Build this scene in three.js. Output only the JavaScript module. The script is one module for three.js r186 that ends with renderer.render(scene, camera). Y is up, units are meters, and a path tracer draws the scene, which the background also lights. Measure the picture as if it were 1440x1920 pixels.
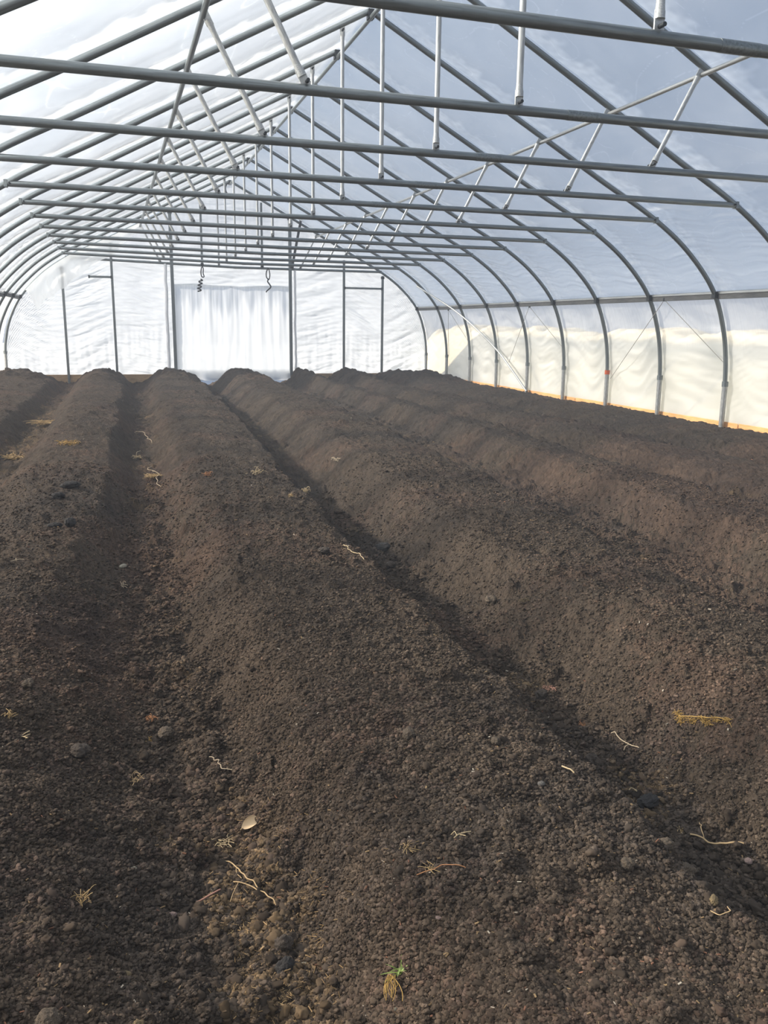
import * as THREE from 'three';
import { mergeGeometries, mergeVertices } from 'three/addons/utils/BufferGeometryUtils.js';
import { RoundedBoxGeometry } from 'three/addons/geometries/RoundedBoxGeometry.js';

// ---------------------------------------------------------------- camera, sky, sun, exposure
const scene = new THREE.Scene();
const camera = new THREE.PerspectiveCamera(2 * Math.atan(960 / 1577.5) * 180 / Math.PI, 0.75, 0.05, 400);
camera.position.set(-2.905, 1.339, 0);
{ // yaw 17.6 degrees to the right, 12.5 degrees down, 0.7 degrees of roll
  const yaw = 0.3076, pitch = -0.2176, roll = -0.0123;
  camera.rotation.order = 'YXZ';
  camera.rotation.set(pitch, -yaw, -roll);
}
const renderer = new THREE.WebGLRenderer({ antialias: true });
renderer.toneMapping = THREE.LinearToneMapping;
renderer.toneMappingExposure = 0.9;
renderer.shadowMap.enabled = true;
scene.fog = new THREE.FogExp2(0xe4ecf9, 0.0075); // damp air in the house

const SUN = new THREE.Vector3(-0.79, 0.49, -0.36).normalize();
{ // hazy late-winter sky: blue overhead, pale towards the horizon, whitened by a wide aureole round the sun
  const W = 512, H = 256, data = new Float32Array(W * H * 4);
  for (let j = 0; j < H; j++) for (let i = 0; i < W; i++) {
    const up = ((j + 0.5) / H - 0.5) * Math.PI, ro = ((i + 0.5) / W - 0.5) * 2 * Math.PI, y = Math.sin(up), x = Math.cos(ro) * Math.cos(up), z = Math.sin(ro) * Math.cos(up);
    const c = x * SUN.x + y * SUN.y + z * SUN.z, haze = Math.exp(-Math.max(y, 0) * 3.2), glow = 2.6 * Math.exp((c - 1) * 2.6) + 1.9 * Math.exp((c - 1) * 14);
    const d = y < 0 ? 0.75 : 1, k = (j * W + i) * 4, cl = 0.5 + 0.5 * Math.sin(x * 5 + 2 * Math.sin(z * 4)) * Math.sin(z * 6 + 1.5 * Math.sin(x * 3 + y * 5)), w = 0.06 * cl;
    data[k] = d * (0.04 + 0.20 * haze + 0.90 * glow + w); data[k + 1] = d * (0.115 + 0.22 * haze + 0.97 * glow + w); data[k + 2] = d * (0.285 + 0.23 * haze + 1.02 * glow + w); data[k + 3] = 1;
  }
  const t = new THREE.DataTexture(data, W, H, THREE.RGBAFormat, THREE.FloatType);
  t.mapping = THREE.EquirectangularReflectionMapping; t.magFilter = t.minFilter = THREE.LinearFilter; t.needsUpdate = true;
  scene.background = scene.environment = t;
}
const sun = new THREE.DirectionalLight(0xffefdb, 14);
sun.name = 'sun';
sun.position.copy(SUN).multiplyScalar(40).add(new THREE.Vector3(0, 0, -10));
sun.target.position.set(0, 0, -10);
sun.castShadow = true; sun.shadow.radius = 9; // the film spreads the sun's disc
Object.assign(sun.shadow.camera, { left: -18, right: 18, top: 18, bottom: -18, near: 1, far: 90 });
sun.shadow.mapSize.set(2048, 2048);
scene.add(sun, sun.target);

// ---------------------------------------------------------------- helpers
let seed = 7;
const rnd = () => { seed = (seed + 0x6D2B79F5) | 0; let t = Math.imul(seed ^ (seed >>> 15), 1 | seed); t = (t + Math.imul(t ^ (t >>> 7), 61 | t)) ^ t; return ((t ^ (t >>> 14)) >>> 0) / 4294967296; };
const rr = (a, b) => a + (b - a) * rnd();
const taken = {};
const numbered = (n) => { const k = taken[n] = (taken[n] ?? -1) + 1; return k ? n + '_' + String(k).padStart(3, '0') : n; };
const V = (x, y, z) => new THREE.Vector3(x, y, z);
const shade = (o) => { o.traverse((c) => { if (c.isMesh) { c.castShadow = true; c.receiveShadow = true; } }); return o; };
function tag(o, label, category, group) { o.userData.label = label; o.userData.category = category; if (group) o.userData.group = group; return o; }
function thing(name, label, category, group, pos) {
  const o = new THREE.Group(); o.name = numbered(name); scene.add(o); if (pos) o.position.copy(pos);
  return tag(o, label, category, group);
}
function part(name, geo, mat, parent) { const m = new THREE.Mesh(geo, mat); m.name = name; parent.add(m); return shade(m); }
function single(name, geo, mat, label, category, group) { const m = new THREE.Mesh(geo, mat); m.name = numbered(name); scene.add(m); shade(m); return tag(m, label, category, group); }
function struct(name, geo, mat) { const m = new THREE.Mesh(geo, mat); m.name = name; m.userData.kind = 'structure'; scene.add(m); return shade(m); }
function merge(list) { return mergeGeometries(list.map((g) => { const h = g.index ? g.toNonIndexed() : g; for (const k of Object.keys(h.attributes)) if (!['position', 'normal', 'uv'].includes(k)) h.deleteAttribute(k); return h; })); }
function rod(a, b, r, seg = 12, r2 = r) { // straight round bar from a to b
  const d = b.clone().sub(a), L = d.length(), g = new THREE.CylinderGeometry(r2, r, L, seg, 1);
  g.translate(0, L / 2, 0); g.applyQuaternion(new THREE.Quaternion().setFromUnitVectors(V(0, 1, 0), d.normalize())); g.translate(a.x, a.y, a.z); return g;
}
function box(w, h, d, x, y, z, r = 0.004) { const g = new RoundedBoxGeometry(w, h, d, 1, Math.min(r, w / 2.1, h / 2.1, d / 2.1)); g.translate(x, y, z); return g; }
function sweep(pts, r, seg, rad = 6) { return new THREE.TubeGeometry(new THREE.CatmullRomCurve3(pts, false, 'centripetal'), seg, r, rad, false); }
function texture(w, h, fn, srgb = false) {
  const a = new Uint8Array(w * h * 4);
  for (let y = 0; y < h; y++) for (let x = 0; x < w; x++) { const c = fn(x, y), i = (y * w + x) * 4; a[i] = c[0]; a[i + 1] = c[1]; a[i + 2] = c[2]; a[i + 3] = 255; }
  const t = new THREE.DataTexture(a, w, h); t.magFilter = t.minFilter = THREE.LinearFilter; t.wrapS = t.wrapT = THREE.RepeatWrapping;
  if (srgb) t.colorSpace = THREE.SRGBColorSpace; t.needsUpdate = true; return t;
}
//H-BEGIN  ------------------------------------------------------- noise and the shape of the soil
const clamp = (v, a, b) => v < a ? a : v > b ? b : v;
const sm = (a, b, v) => { const t = clamp((v - a) / (b - a), 0, 1); return t * t * (3 - 2 * t); };
const mix = (a, b, t) => a + (b - a) * t;
function hash(ix, iy, s) { let h = Math.imul(ix, 374761393) ^ Math.imul(iy, 668265263) ^ Math.imul(s, 2147483629); h = Math.imul(h ^ (h >>> 13), 1274126177); h ^= h >>> 16; return (h >>> 0) / 4294967296; }
function noise(x, y, s = 1) { // gradient noise, about -1 to 1
  const ix = Math.floor(x), iy = Math.floor(y), fx = x - ix, fy = y - iy;
  const g = (a, b) => { const t = hash(ix + a, iy + b, s) * 6.2831853; return Math.cos(t) * (fx - a) + Math.sin(t) * (fy - b); };
  const u = fx * fx * fx * (fx * (fx * 6 - 15) + 10), v = fy * fy * fy * (fy * (fy * 6 - 15) + 10);
  return 1.5 * mix(mix(g(0, 0), g(1, 0), u), mix(g(0, 1), g(1, 1), u), v);
}
const fbm = (x, y, s, o = 4) => { let a = 0, w = 1, t = 0; for (let i = 0; i < o; i++) { a += w * noise(x, y, s + i); t += w; w *= 0.5; x = x * 2.03 + 7.1; y = y * 2.03 + 3.7; } return a / t; };
function lumps(x, y, cell, s, fill) { // rounded crumbs of random size, in units of the cell
  const X = x / cell, Y = y / cell, ix = Math.floor(X), iy = Math.floor(Y); let best = 0;
  for (let b = -1; b <= 1; b++) for (let a = -1; a <= 1; a++) {
    const cx = ix + a, cy = iy + b, q = hash(cx, cy, s); if (q > fill) continue;
    const r = 0.22 + 0.42 * hash(cx, cy, s + 2) ** 1.6, dx = X - cx - hash(cx, cy, s + 1), dy = Y - cy - hash(cx, cy, s + 3), e = 1 - (dx * dx + dy * dy) / (r * r);
    if (e > 0) { const hgt = Math.sqrt(e) * r; if (hgt > best) best = hgt; }
  }
  return best * cell;
}
const lerpz = (t, z) => { if (z >= t[0][0]) return t[0][1]; for (let i = 1; i < t.length; i++) if (z >= t[i][0]) return mix(t[i - 1][1], t[i][1], (z - t[i - 1][0]) / (t[i][0] - t[i - 1][0])); return t[t.length - 1][1]; };
const FURROW = [ // where each furrow runs: [z, x] from the camera's end to the far end
  [[4, -4.05], [-9, -4.07], [-22, -4.02]],
  [[4, -2.74], [-1.5, -2.70], [-2.2, -2.76], [-4, -2.80], [-6, -2.78], [-10, -2.70], [-17, -2.52], [-22, -2.42]],
  [[4, -1.36], [-2, -1.34], [-4.5, -1.33], [-6.8, -1.27], [-10.6, -1.06], [-16, -0.86], [-22, -0.74]],
  [[4, 0.10], [-3.3, 0.22], [-4.7, 0.33], [-6.3, 0.50], [-8.2, 0.55], [-11, 0.80], [-17, 0.95], [-22, 0.98]],
  [[4, 1.80], [-5.5, 1.97], [-8, 2.06], [-14, 2.15], [-22, 2.22]],
  [[4, 3.30], [-8, 3.38], [-22, 3.5]],
];
const DEPTH = [0.17, 0.185, 0.25, 0.20, 0.12, 0.09];
function bedAt(x, z) { // index of the bed, distance to the furrow on its left and right
  let i = 0; const e = 0.045 * noise(x * 1.3, z * 1.7, 61) + 0.02 * noise(x * 5, z * 5, 62);
  const c = FURROW.map((f) => lerpz(f, z) + e); while (i < 6 && x > c[i]) i++;
  return [i, i ? x - c[i - 1] : 9, i < 6 ? c[i] - x : 9];
}
function soil(x, z, fine = 1) {
  const [i, l, r] = bedAt(x, z);
  // right-hand flank of a bed is steep, the flank on the other side of the furrow leans back
  const wide = 0.25 + 0.05 * noise(z * 0.9, i * 7.1, 63) + (i === 1 ? 0.22 * sm(-6.5, -3.5, z) : i === 3 ? 0.12 : 0), dr = i < 6 ? DEPTH[i] : 0, dl = i ? DEPTH[i - 1] : 0;
  const lean = (i === 3 ? 0.58 : 0.42) + 0.07 * noise(z * 0.8, i * 3.3, 64), flat = i === 4 ? 0.36 : i === 2 ? 0.14 : 0.11;
  let h = 0.055 + 0.035 * noise(x * 0.7, z * 0.45, 65);
  const ends = sm(-22.2, -20.9, z), lin = clamp((r - 0.05) / wide, 0, 1), fallR = 1 - mix(lin, lin * lin * (3 - 2 * lin), 0.35), fallL = (1 - sm(flat, lean + flat - 0.05, l));
  h += 0.05 * sm(0.1, 0.7, r) * sm(0.1, 0.7, l);
  h -= (dr * 1.12 * fallR + dl * 1.12 * Math.pow(fallL, 1.15)) * mix(0.55, 1, ends);
  const low = Math.max(fallR, fallL); // 1 in the furrow
  if (z < -17) { // the beds end in rounded heaps
    const far = sm(-18, -20.2, z), wid = Math.min(l, 1.4) + Math.min(r, 1.4), dome = Math.sin(Math.PI * clamp(Math.min(l, 1.4) / wid, 0, 1));
    h += far * (0.20 * dome * dome - 0.085 + 0.05 * noise(x * 1.7, z * 1.9, 75) + 0.03 * noise(x * 6, z * 6, 82) + 0.5 * lumps(x, z, 0.16, 47, 0.4));
  }
  h -= 0.08 * sm(4.3, 4.75, x);
  h += 0.016 * noise(x * 2.3, z * 2.1, 66) + 0.011 * noise(x * 5.3, z * 5.1, 67) + 0.010 * noise(x * 12, z * 12, 68) + 0.0075 * noise(x * 23, z * 23, 73);
  h += 0.45 * lumps(x + 9, z + 0.01 * noise(x * 40, z * 40, 83), 0.07, 45, 0.2);
  h += low * (0.022 * noise(x * 7, z * 6, 69) + mix(0.34, 0.52, sm(-2.4, -3.4, z)) * lumps(x + 0.02 * noise(x * 18, z * 18, 80), z + 0.02 * noise(x * 18 + 4, z * 18, 81), 0.1, 31, 0.5) + 0.005 * noise(x * 40, z * 40, 74));
  h += 0.45 * lumps(x + 3, z, 0.11, 41, 0.05 + 0.2 * low);
  const rough = 0.75 + 0.5 * noise(x * 1.9, z * 1.9, 70) + 0.35 * low;
  if (fine > 0) { // crumbs of three sizes, knocked out of round
    const wx = x + 0.005 * noise(x * 60, z * 60, 76) + 0.0022 * noise(x * 170, z * 170, 78), wz = z + 0.005 * noise(x * 60 + 9, z * 60, 77) + 0.0022 * noise(x * 170, z * 170 + 5, 79);
    h += rough * (0.40 * lumps(wx, wz, 0.036, 11, 0.22) + 0.55 * lumps(wx, wz, 0.0155, 15, 0.7) + 0.6 * lumps(wx + 0.31, wz + 0.17, 0.0085, 19, 0.9));
  }
  return h;
}
const inFurrow = (x, z) => { const [i, l, r] = bedAt(x, z); return Math.max(i ? 1 - sm(0.1, 0.3, l) : 0, i < 6 ? 1 - sm(0.06, 0.2, r) : 0); };
//H-END

// ---------------------------------------------------------------- the frame's shape
const D = 1.5, ZK = (k) => -(9.862 + (k - 5) * D), Z_END = ZK(13), Z_BACK = 3.64;
const HALF = [[5.2, -0.3], [5.2, 0], [5.195, 0.5], [5.165, 0.92], [5.085, 1.32], [4.87, 1.83], [4.42, 2.325], [3.86, 2.72], [3.0, 3.165], [2.0, 3.69], [1.0, 4.215], [0, 4.74]];
// the left side of the house is a little wider at the ground and higher towards the far end
function settle(x, y, z) {
  if (x >= 0) return [x, y];
  const k = (-z - 9.862) / D + 5, s = clamp(-x / 3.84, 0, 1);
  return [x * (1 + 0.03 * sm(2.3, 0.6, y)), y + 0.0135 * clamp(k - 5, 0, 8) * s * sm(0.2, 1.6, y)];
}
const halfCurve = new THREE.CatmullRomCurve3(HALF.map(([x, y]) => V(x, y, 0)), false, 'centripetal');
function bowPoint(side, t, z, off = 0) { // t from 0 at the ground to 1 at the ridge; off is outwards
  const p = halfCurve.getPoint(t), q = halfCurve.getTangent(t), [x, y] = settle(side * (p.x + q.y * off), p.y - q.x * off, z);
  return V(x, y, z);
}
const tAtY = (y) => { let a = 0, b = 1; for (let i = 0; i < 40; i++) { const m = (a + b) / 2; if (halfCurve.getPoint(m).y < y) a = m; else b = m; } return a; };
const T_HIP = tAtY(1.80), T_BASE = tAtY(0.06);
const roofY = (x) => { const s = x < 0 ? -1 : 1; let a = 0, b = 1; for (let i = 0; i < 40; i++) { const m = (a + b) / 2; if (Math.abs(bowPoint(s, m, Z_END).x) > Math.abs(x)) a = m; else b = m; } return bowPoint(s, a, Z_END).y; };

// ---------------------------------------------------------------- materials
const M = {};
M.zinc = new THREE.MeshStandardMaterial({ color: new THREE.Color(0.29, 0.325, 0.335), metalness: 0.75, roughness: 0.42, roughnessMap: null });
{
  const t = texture(256, 256, (x, y) => { const n = fbm(x / 18, y / 18, 201, 4), q = 200 + 45 * n + 20 * hash(x >> 3, y >> 3, 5); return [q, q, q]; }, true);
  M.zinc.map = t; const r = texture(256, 256, (x, y) => { const n = 190 + 60 * fbm(x / 9, y / 26, 211, 3); return [n, n, n]; }); M.zinc.roughnessMap = r; M.zinc.roughness = 0.55;
}
M.brightZinc = M.zinc.clone(); M.brightZinc.color.setRGB(0.62, 0.63, 0.62); M.brightZinc.metalness = 0.7;
M.darkSteel = new THREE.MeshStandardMaterial({ color: 0x2c3034, metalness: 0.6, roughness: 0.55 });
M.orange = new THREE.MeshStandardMaterial({ color: 0xc2552a, roughness: 0.7 });
function woodTexture(base, dark, s) {
  return texture(1024, 64, (x, y) => { const g = 0.5 + 0.5 * noise(x / 90, y / 3.2 + 1.5 * noise(x / 160, y / 30, s), s + 1), k = clamp(0.65 * g + 0.35 * (0.5 + 0.5 * noise(x / 14, y / 1.4, s + 2)), 0, 1); return base.map((b, i) => mix(dark[i], b, k)); }, true);
}
M.lumber = new THREE.MeshStandardMaterial({ map: woodTexture([236, 186, 128], [204, 140, 82], 221), roughness: 0.75 });
M.paleLumber = new THREE.MeshStandardMaterial({ map: woodTexture([188, 158, 120], [132, 106, 78], 231), roughness: 0.8 });
M.greyBoard = new THREE.MeshStandardMaterial({ map: woodTexture([112, 111, 109], [58, 59, 61], 241), roughness: 0.8 });
M.black = new THREE.MeshStandardMaterial({ color: 0x15171c, roughness: 0.6 });
M.cord = new THREE.MeshStandardMaterial({ color: 0x8f8c86, roughness: 0.9 });

// greenhouse film: a thin sheet, clear where it is smooth and milky where it is wet, folded or chalky
function film(color, rough, roughMap, bump, bumpScale, through = 0.82) {
  return new THREE.MeshPhysicalMaterial({ color, roughness: rough, roughnessMap: roughMap, metalness: 0, transmission: through, thickness: 0, ior: 1.45, bumpMap: bump, bumpScale, side: THREE.DoubleSide });
}
const BAYS = 17, FILM_Z0 = Z_BACK, FILM_LEN = Z_BACK - (Z_END - 0.07);
const streakBump = texture(512, 512, (x, y) => { const f = (a, b, s) => noise(a * 512 / 64, b * 512 / 64, s); const u = x / 512, v = y / 512; const w = 0.5 + 0.5 * noise(u * 6, v * 40 + 2 * noise(u * 5, v * 5, 3), 251); const q = 128 + 60 * (w - 0.5) * 2 + 30 * f(u, v, 252); return [q, q, q]; });
// v runs over the roof from hip to hip, u along the house
const roofRough = texture(2048, 1024, (x, y) => {
  const zm = (x + 0.5) / 2048 * FILM_LEN, vv = (y + 0.5) / 1024, s = Math.abs(vv - 0.5) * 2; // s: 0 ridge, 1 hip
  const z = Z_BACK - zm, k = (-z - 9.862) / D + 5, f = k - Math.floor(k), toBow = 1 - f; // distance on the camera side of the next bow
  const feather = 0.17 + 0.14 * fbm(zm * 1.3, vv * 60, 301, 3) + 0.06 * noise(zm * 9, vv * 90, 302);
  const band = 1 - sm(feather * 0.6, feather * 1.25 + 0.03, toBow);
  const cloud = 0.5 + 0.5 * fbm(zm * 0.9, vv * 14, 303, 5), scr = sm(0.42, 0.6, Math.abs(noise(zm * 1.1 + 2 * noise(zm, vv * 9, 309), vv * 22, 304)) < 0.012 ? 1 : 0);
  const hipMilk = sm(0.62, 0.98, s) * (0.55 + 0.45 * noise(zm * 2, vv * 120, 305));
  const q = 0.49 + 0.24 * (cloud - 0.5) + 0.42 * band * (0.75 + 0.25 * noise(zm * 12, vv * 160, 306)) + 0.10 * hipMilk + 0.1 * scr;
  const g = clamp(q, 0, 1) * 255; return [g, g, g];
});
roofRough.wrapT = roofRough.wrapS = THREE.ClampToEdgeWrapping;
M.roofFilm = film(new THREE.Color(0.89, 0.94, 0.97), 1, roofRough, null, 0);
const wallRough = texture(2048, 256, (x, y) => {
  const zm = x / 2048 * FILM_LEN, h = y / 256; // h 0 at the ground, 1 at the hip board
  const drip = noise(zm * 34, h * 2.2, 311) * 0.5 + noise(zm * 80, h * 4, 312) * 0.3 + noise(zm * 9, h * 1.2, 313) * 0.3;
  const wet = sm(0.55, 0.8, h + 0.12 * noise(zm * 3, 0.3, 314)) * sm(1.02, 0.92, h);
  const q = 0.64 + 0.14 * wet * drip + 0.06 * fbm(zm * 1.2, h * 2.5, 315, 4); const g = clamp(q, 0, 1) * 255; return [g, g, g];
});
wallRough.wrapT = wallRough.wrapS = THREE.ClampToEdgeWrapping;
M.wallFilm = film(new THREE.Color(0.95, 0.95, 0.94), 1, wallRough, null, 0, 0.76);
const gableRough = texture(1024, 512, (x, y) => {
  const X = (x / 1024 - 0.5) * 10.8, Y = y / 512 * 4.9;
  const drip = 0.5 + 0.5 * noise(X * 16, Y * 1.5, 321), high = sm(2.9, 3.6, Y + 0.25 * noise(X * 2.4, Y, 322));
  const q = 0.93 - 0.22 * high * (0.5 + 0.5 * drip) - 0.06 * sm(0.9, 2.2, Y) * (0.5 + 0.5 * noise(X * 0.8, Y * 0.9, 323)) + 0.05 * noise(X * 6, Y * 22, 324); const g = clamp(q, 0, 1) * 255; return [g, g, g];
});
gableRough.wrapT = gableRough.wrapS = THREE.ClampToEdgeWrapping;
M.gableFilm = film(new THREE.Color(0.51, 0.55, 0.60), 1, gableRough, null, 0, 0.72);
const curtainRough = texture(512, 512, (x, y) => {
  const X = x / 512 * 2.9, Y = y / 512, drip = 0.5 + 0.5 * (noise(X * 22, Y * 2, 331) * 0.6 + noise(X * 60, Y * 3, 332) * 0.5);
  const wet = sm(0.70, 0.90, Y + 0.16 * noise(X * 8, Y * 0.6, 333)) * sm(1.0, 0.985, Y);
  const q = 0.95 - 0.50 * wet * drip + 0.04 * noise(X * 5, Y * 5, 334); const g = clamp(q, 0, 1) * 255; return [g, g, g];
});
curtainRough.wrapT = curtainRough.wrapS = THREE.ClampToEdgeWrapping;
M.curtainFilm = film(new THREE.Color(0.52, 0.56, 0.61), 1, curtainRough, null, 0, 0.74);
M.flapFilm = film(new THREE.Color(0.95, 0.96, 0.96), 0.9, null, null, 0, 0.8);

// ---------------------------------------------------------------- setting: film walls and roof
function sheet(nu, nv, fn, open) { // fn(u, v) gives [point, uv]
  const pos = [], uv = [], idx = [];
  for (let j = 0; j <= nv; j++) for (let i = 0; i <= nu; i++) { const [p, a] = fn(i / nu, j / nv); pos.push(p.x, p.y, p.z); uv.push(a[0], a[1]); }
  for (let j = 0; j < nv; j++) for (let i = 0; i < nu; i++) { const a = j * (nu + 1) + i; if (open && open(pos[a * 3], pos[a * 3 + 1])) continue; idx.push(a, a + 1, a + nu + 1, a + 1, a + nu + 2, a + nu + 1); }
  const g = new THREE.BufferGeometry(); g.setAttribute('position', new THREE.Float32BufferAttribute(pos, 3)); g.setAttribute('uv', new THREE.Float32BufferAttribute(uv, 2)); g.setIndex(idx); g.computeVertexNormals(); return g;
}
function bayFolds(z, s, side) { // the film sags a little between bows and gathers into folds that fan out from each bow near the eaves
  const k = (-z - 9.862) / D + 5, f = k - Math.floor(k), b = Math.floor(k), mid = Math.sin(Math.PI * f);
  let d = -0.035 * mid;
  const near = Math.exp(-f * 3.2) + 0.7 * Math.exp(-(1 - f) * 3.2), eave = sm(0.55, 0.8, s) * sm(1.0, 0.93, s);
  const fan = s * 6.2 + 0.22 * f * f + 0.12 * noise(f * 3, b * 5.1, 401);
  d += 0.020 * eave * near * (noise(fan * 8, b * 3.7 + f * 0.8, 402) + 0.6 * noise(fan * 15, b * 2.9 + f, 403));
  d += 0.012 * noise(z * 1.1, s * 5 + side * 9, 404) + 0.006 * noise(z * 3.4, s * 16, 405) + 0.006 * near * noise(s * 40, b * 1.7 + f * 2, 406);
  return d;
}
{
  const samples = []; // profile parameter from the left hip over the ridge to the right hip, finer near the eaves
  for (let i = 0; i <= 460; i++) { const a = i / 460 * 2 - 1, w = Math.abs(a), ss = w < 0.13 ? w / 0.13 * 0.45 : 0.45 + (w - 0.13) / 0.87 * 0.55, t = mix(T_HIP, 1, 1 - ss); samples.push([a < 0 ? -1 : 1, t, 1 - (t - T_HIP) / (1 - T_HIP)]); }
  const g = sheet(BAYS * 22, 460, (u, v) => {
    const z = FILM_Z0 - u * FILM_LEN, [side, t, s] = samples[Math.round(v * 460)];
    return [bowPoint(side, t, z, 0.05 + bayFolds(z, s, side) * sm(0, 0.03, 1 - s) * sm(0, 0.02, s)), [u, 0.5 + side * s * 0.5]];
  });
  struct('ceiling', g, M.roofFilm);
  for (const [name, side] of [['wall_right', 1], ['wall_left', -1]]) {
    const w = sheet(BAYS * 22, 60, (u, v) => {
      const z = FILM_Z0 - u * FILM_LEN, t = mix(T_BASE, T_HIP, v), k = (-z - 9.862) / D + 5, f = k - Math.floor(k), b = Math.floor(k);
      const loose = sm(0, 0.15, v) * sm(1, 0.85, v), swag = v * 6 - 1.2 * f * f + 1.4 * noise(f * 2, b * 3.1, 411);
      const d = 0.03 * Math.sin(Math.PI * f) * loose + 0.022 * loose * noise(swag * 1.6, f * 1.5 + b * 7.7, 412) + 0.009 * loose * noise(swag * 4, f * 3 + b * 5.3, 413) + 0.006 * noise(z * 2.6, v * 4, 414);
      return [bowPoint(side, t, z, 0.06 + d), [u, v]];
    });
    struct(name, w, M.wallFilm);
  }
  const POSTS = [-5.35, -3.98, -2.86, -1.46, 1.46, 2.87, 3.92, 5.25];
  const gable = (name, z0, dir) => struct(name, sheet(280, 220, (u, v) => {
    const x = mix(-5.36, 5.24, u), top = roofY(x) + 0.04, y = mix(0.08, Math.max(top, 0.1), v);
    let i = 0; while (i < 6 && x > POSTS[i + 1]) i++;
    const f = clamp((x - POSTS[i]) / (POSTS[i + 1] - POSTS[i]), 0, 1), loose = Math.sin(Math.PI * f);
    const tilt = [0.35, -0.25, 0.2, 0, -0.15, 0.25, -0.3][i];
    let d = 0.035 * loose * noise((y + tilt * x) * 3.2, x * 0.5 + i * 3, 421) + 0.02 * loose * noise((y + tilt * x * 1.6) * 8, x * 0.8 + i * 3, 422) + 0.01 * noise(x * 2, y * 14, 423) + 0.012 * noise(x * 11, y * 1.2, 425) * sm(0.5, 0.2, v);
    const crease = (q, w) => Math.pow(Math.max(0, 1 - Math.abs(q) * w), 2); d += 0.02 * loose * crease(noise((y + tilt * x * 1.2) * 5 + i, x * 0.45 + i * 2, 426), 5) + 0.014 * loose * crease(noise((y + tilt * x * 2) * 9, x * 0.7 + i, 427), 4);
    d += 0.014 * noise((y - x * 0.9) * 5, (y + x) * 0.7, 424) * sm(0.3, 0, v);
    return [V(x, y, z0 + dir * d), [x / 10.8 + 0.5, y / 4.9]];
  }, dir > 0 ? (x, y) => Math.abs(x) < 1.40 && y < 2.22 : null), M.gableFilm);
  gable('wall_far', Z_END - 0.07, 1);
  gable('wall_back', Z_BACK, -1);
}
// pale ground round the house, with a rectangular opening for the house itself
{
  const s = new THREE.Shape([[-40, -40], [40, -40], [40, 60], [-40, 60]].map(([x, y]) => new THREE.Vector2(x, y)));
  s.holes.push(new THREE.Path([[-5.5, -3.8], [-5.5, 22], [5.36, 22], [5.36, -3.8]].map(([x, y]) => new THREE.Vector2(x, y))));
  const g = new THREE.ShapeGeometry(s); g.rotateX(-Math.PI / 2); g.translate(0, -0.02, 0);
  const snow = texture(256, 256, (x, y) => { const n = fbm(x / 32, y / 32, 501, 4); return [232 + 18 * n, 229 + 18 * n, 220 + 20 * n]; }, true); snow.repeat.set(0.2, 0.2);
  M.snow = new THREE.MeshStandardMaterial({ map: snow, roughness: 0.9 });
  struct('ground', g, M.snow);
}
// heaped bank along the right side of the house, seen through the film
{
  const g = sheet(560, 40, (u, v) => {
    const z = mix(4, -24.5, u), crest = 1.30 + 0.16 * noise(z * 0.55, 2.2, 511) + 0.12 * noise(z * 1.7, 5.1, 512) + 0.08 * Math.abs(noise(z * 4.1, 7.3, 513)) + 0.04 * Math.abs(noise(z * 10, 3.3, 515));
    const x = mix(5.45, 10, v), prof = sm(-0.02, 0.26, v) * (1 - 0.95 * sm(0.34, 1, v));
    return [V(x, -0.06 + crest * prof + 0.05 * noise(z * 2.2, v * 7, 514) * prof, z), [z, x]];
  });
  M.bank = new THREE.MeshStandardMaterial({ color: new THREE.Color(0.54, 0.50, 0.38), roughness: 0.95 });
  single('bank', g, M.bank, 'pale cream heaped bank outside, showing through the right side wall', 'bank');
}

// ---------------------------------------------------------------- hoop trusses
const ordinal = ['', 'nearest, its cross bar over the top edge', 'second nearest', 'third nearest', 'fourth nearest', 'fifth nearest', 'sixth nearest', 'seventh from the camera', 'sixth from the far end', 'fifth from the far end', 'fourth from the far end', 'third from the far end', 'next to the far end wall', 'farthest, against the far end wall'];
const BAR_Y = 2.715;
function flatEnd(a, dir, w, l) { // flattened, bolted end of a pipe at a, running along dir
  const g = box(w, l, 0.012, 0, l / 2, 0, 0.003); g.applyQuaternion(new THREE.Quaternion().setFromUnitVectors(V(0, 1, 0), dir.clone().normalize())); g.translate(a.x, a.y, a.z); return g;
}
function strut(a, b, r) { // pipe with flattened ends
  const d = b.clone().sub(a).normalize(), a2 = a.clone().addScaledVector(d, 0.09), b2 = b.clone().addScaledVector(d, -0.09);
  const neck = (p, q) => rod(p, q, r, 12, r * 1.02);
  return merge([neck(a2, b2), flatEnd(a.clone().addScaledVector(d, -0.02), d, r * 2.7, 0.12), flatEnd(b.clone().addScaledVector(d, 0.02), d.clone().negate(), r * 2.7, 0.12), rod(a.clone().addScaledVector(d, 0.06), a2.clone().addScaledVector(d, 0.05), r * 1.35, 10, r), rod(b2.clone().addScaledVector(d, -0.05), b.clone().addScaledVector(d, -0.06), r, 10, r * 1.35)]);
}
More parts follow.
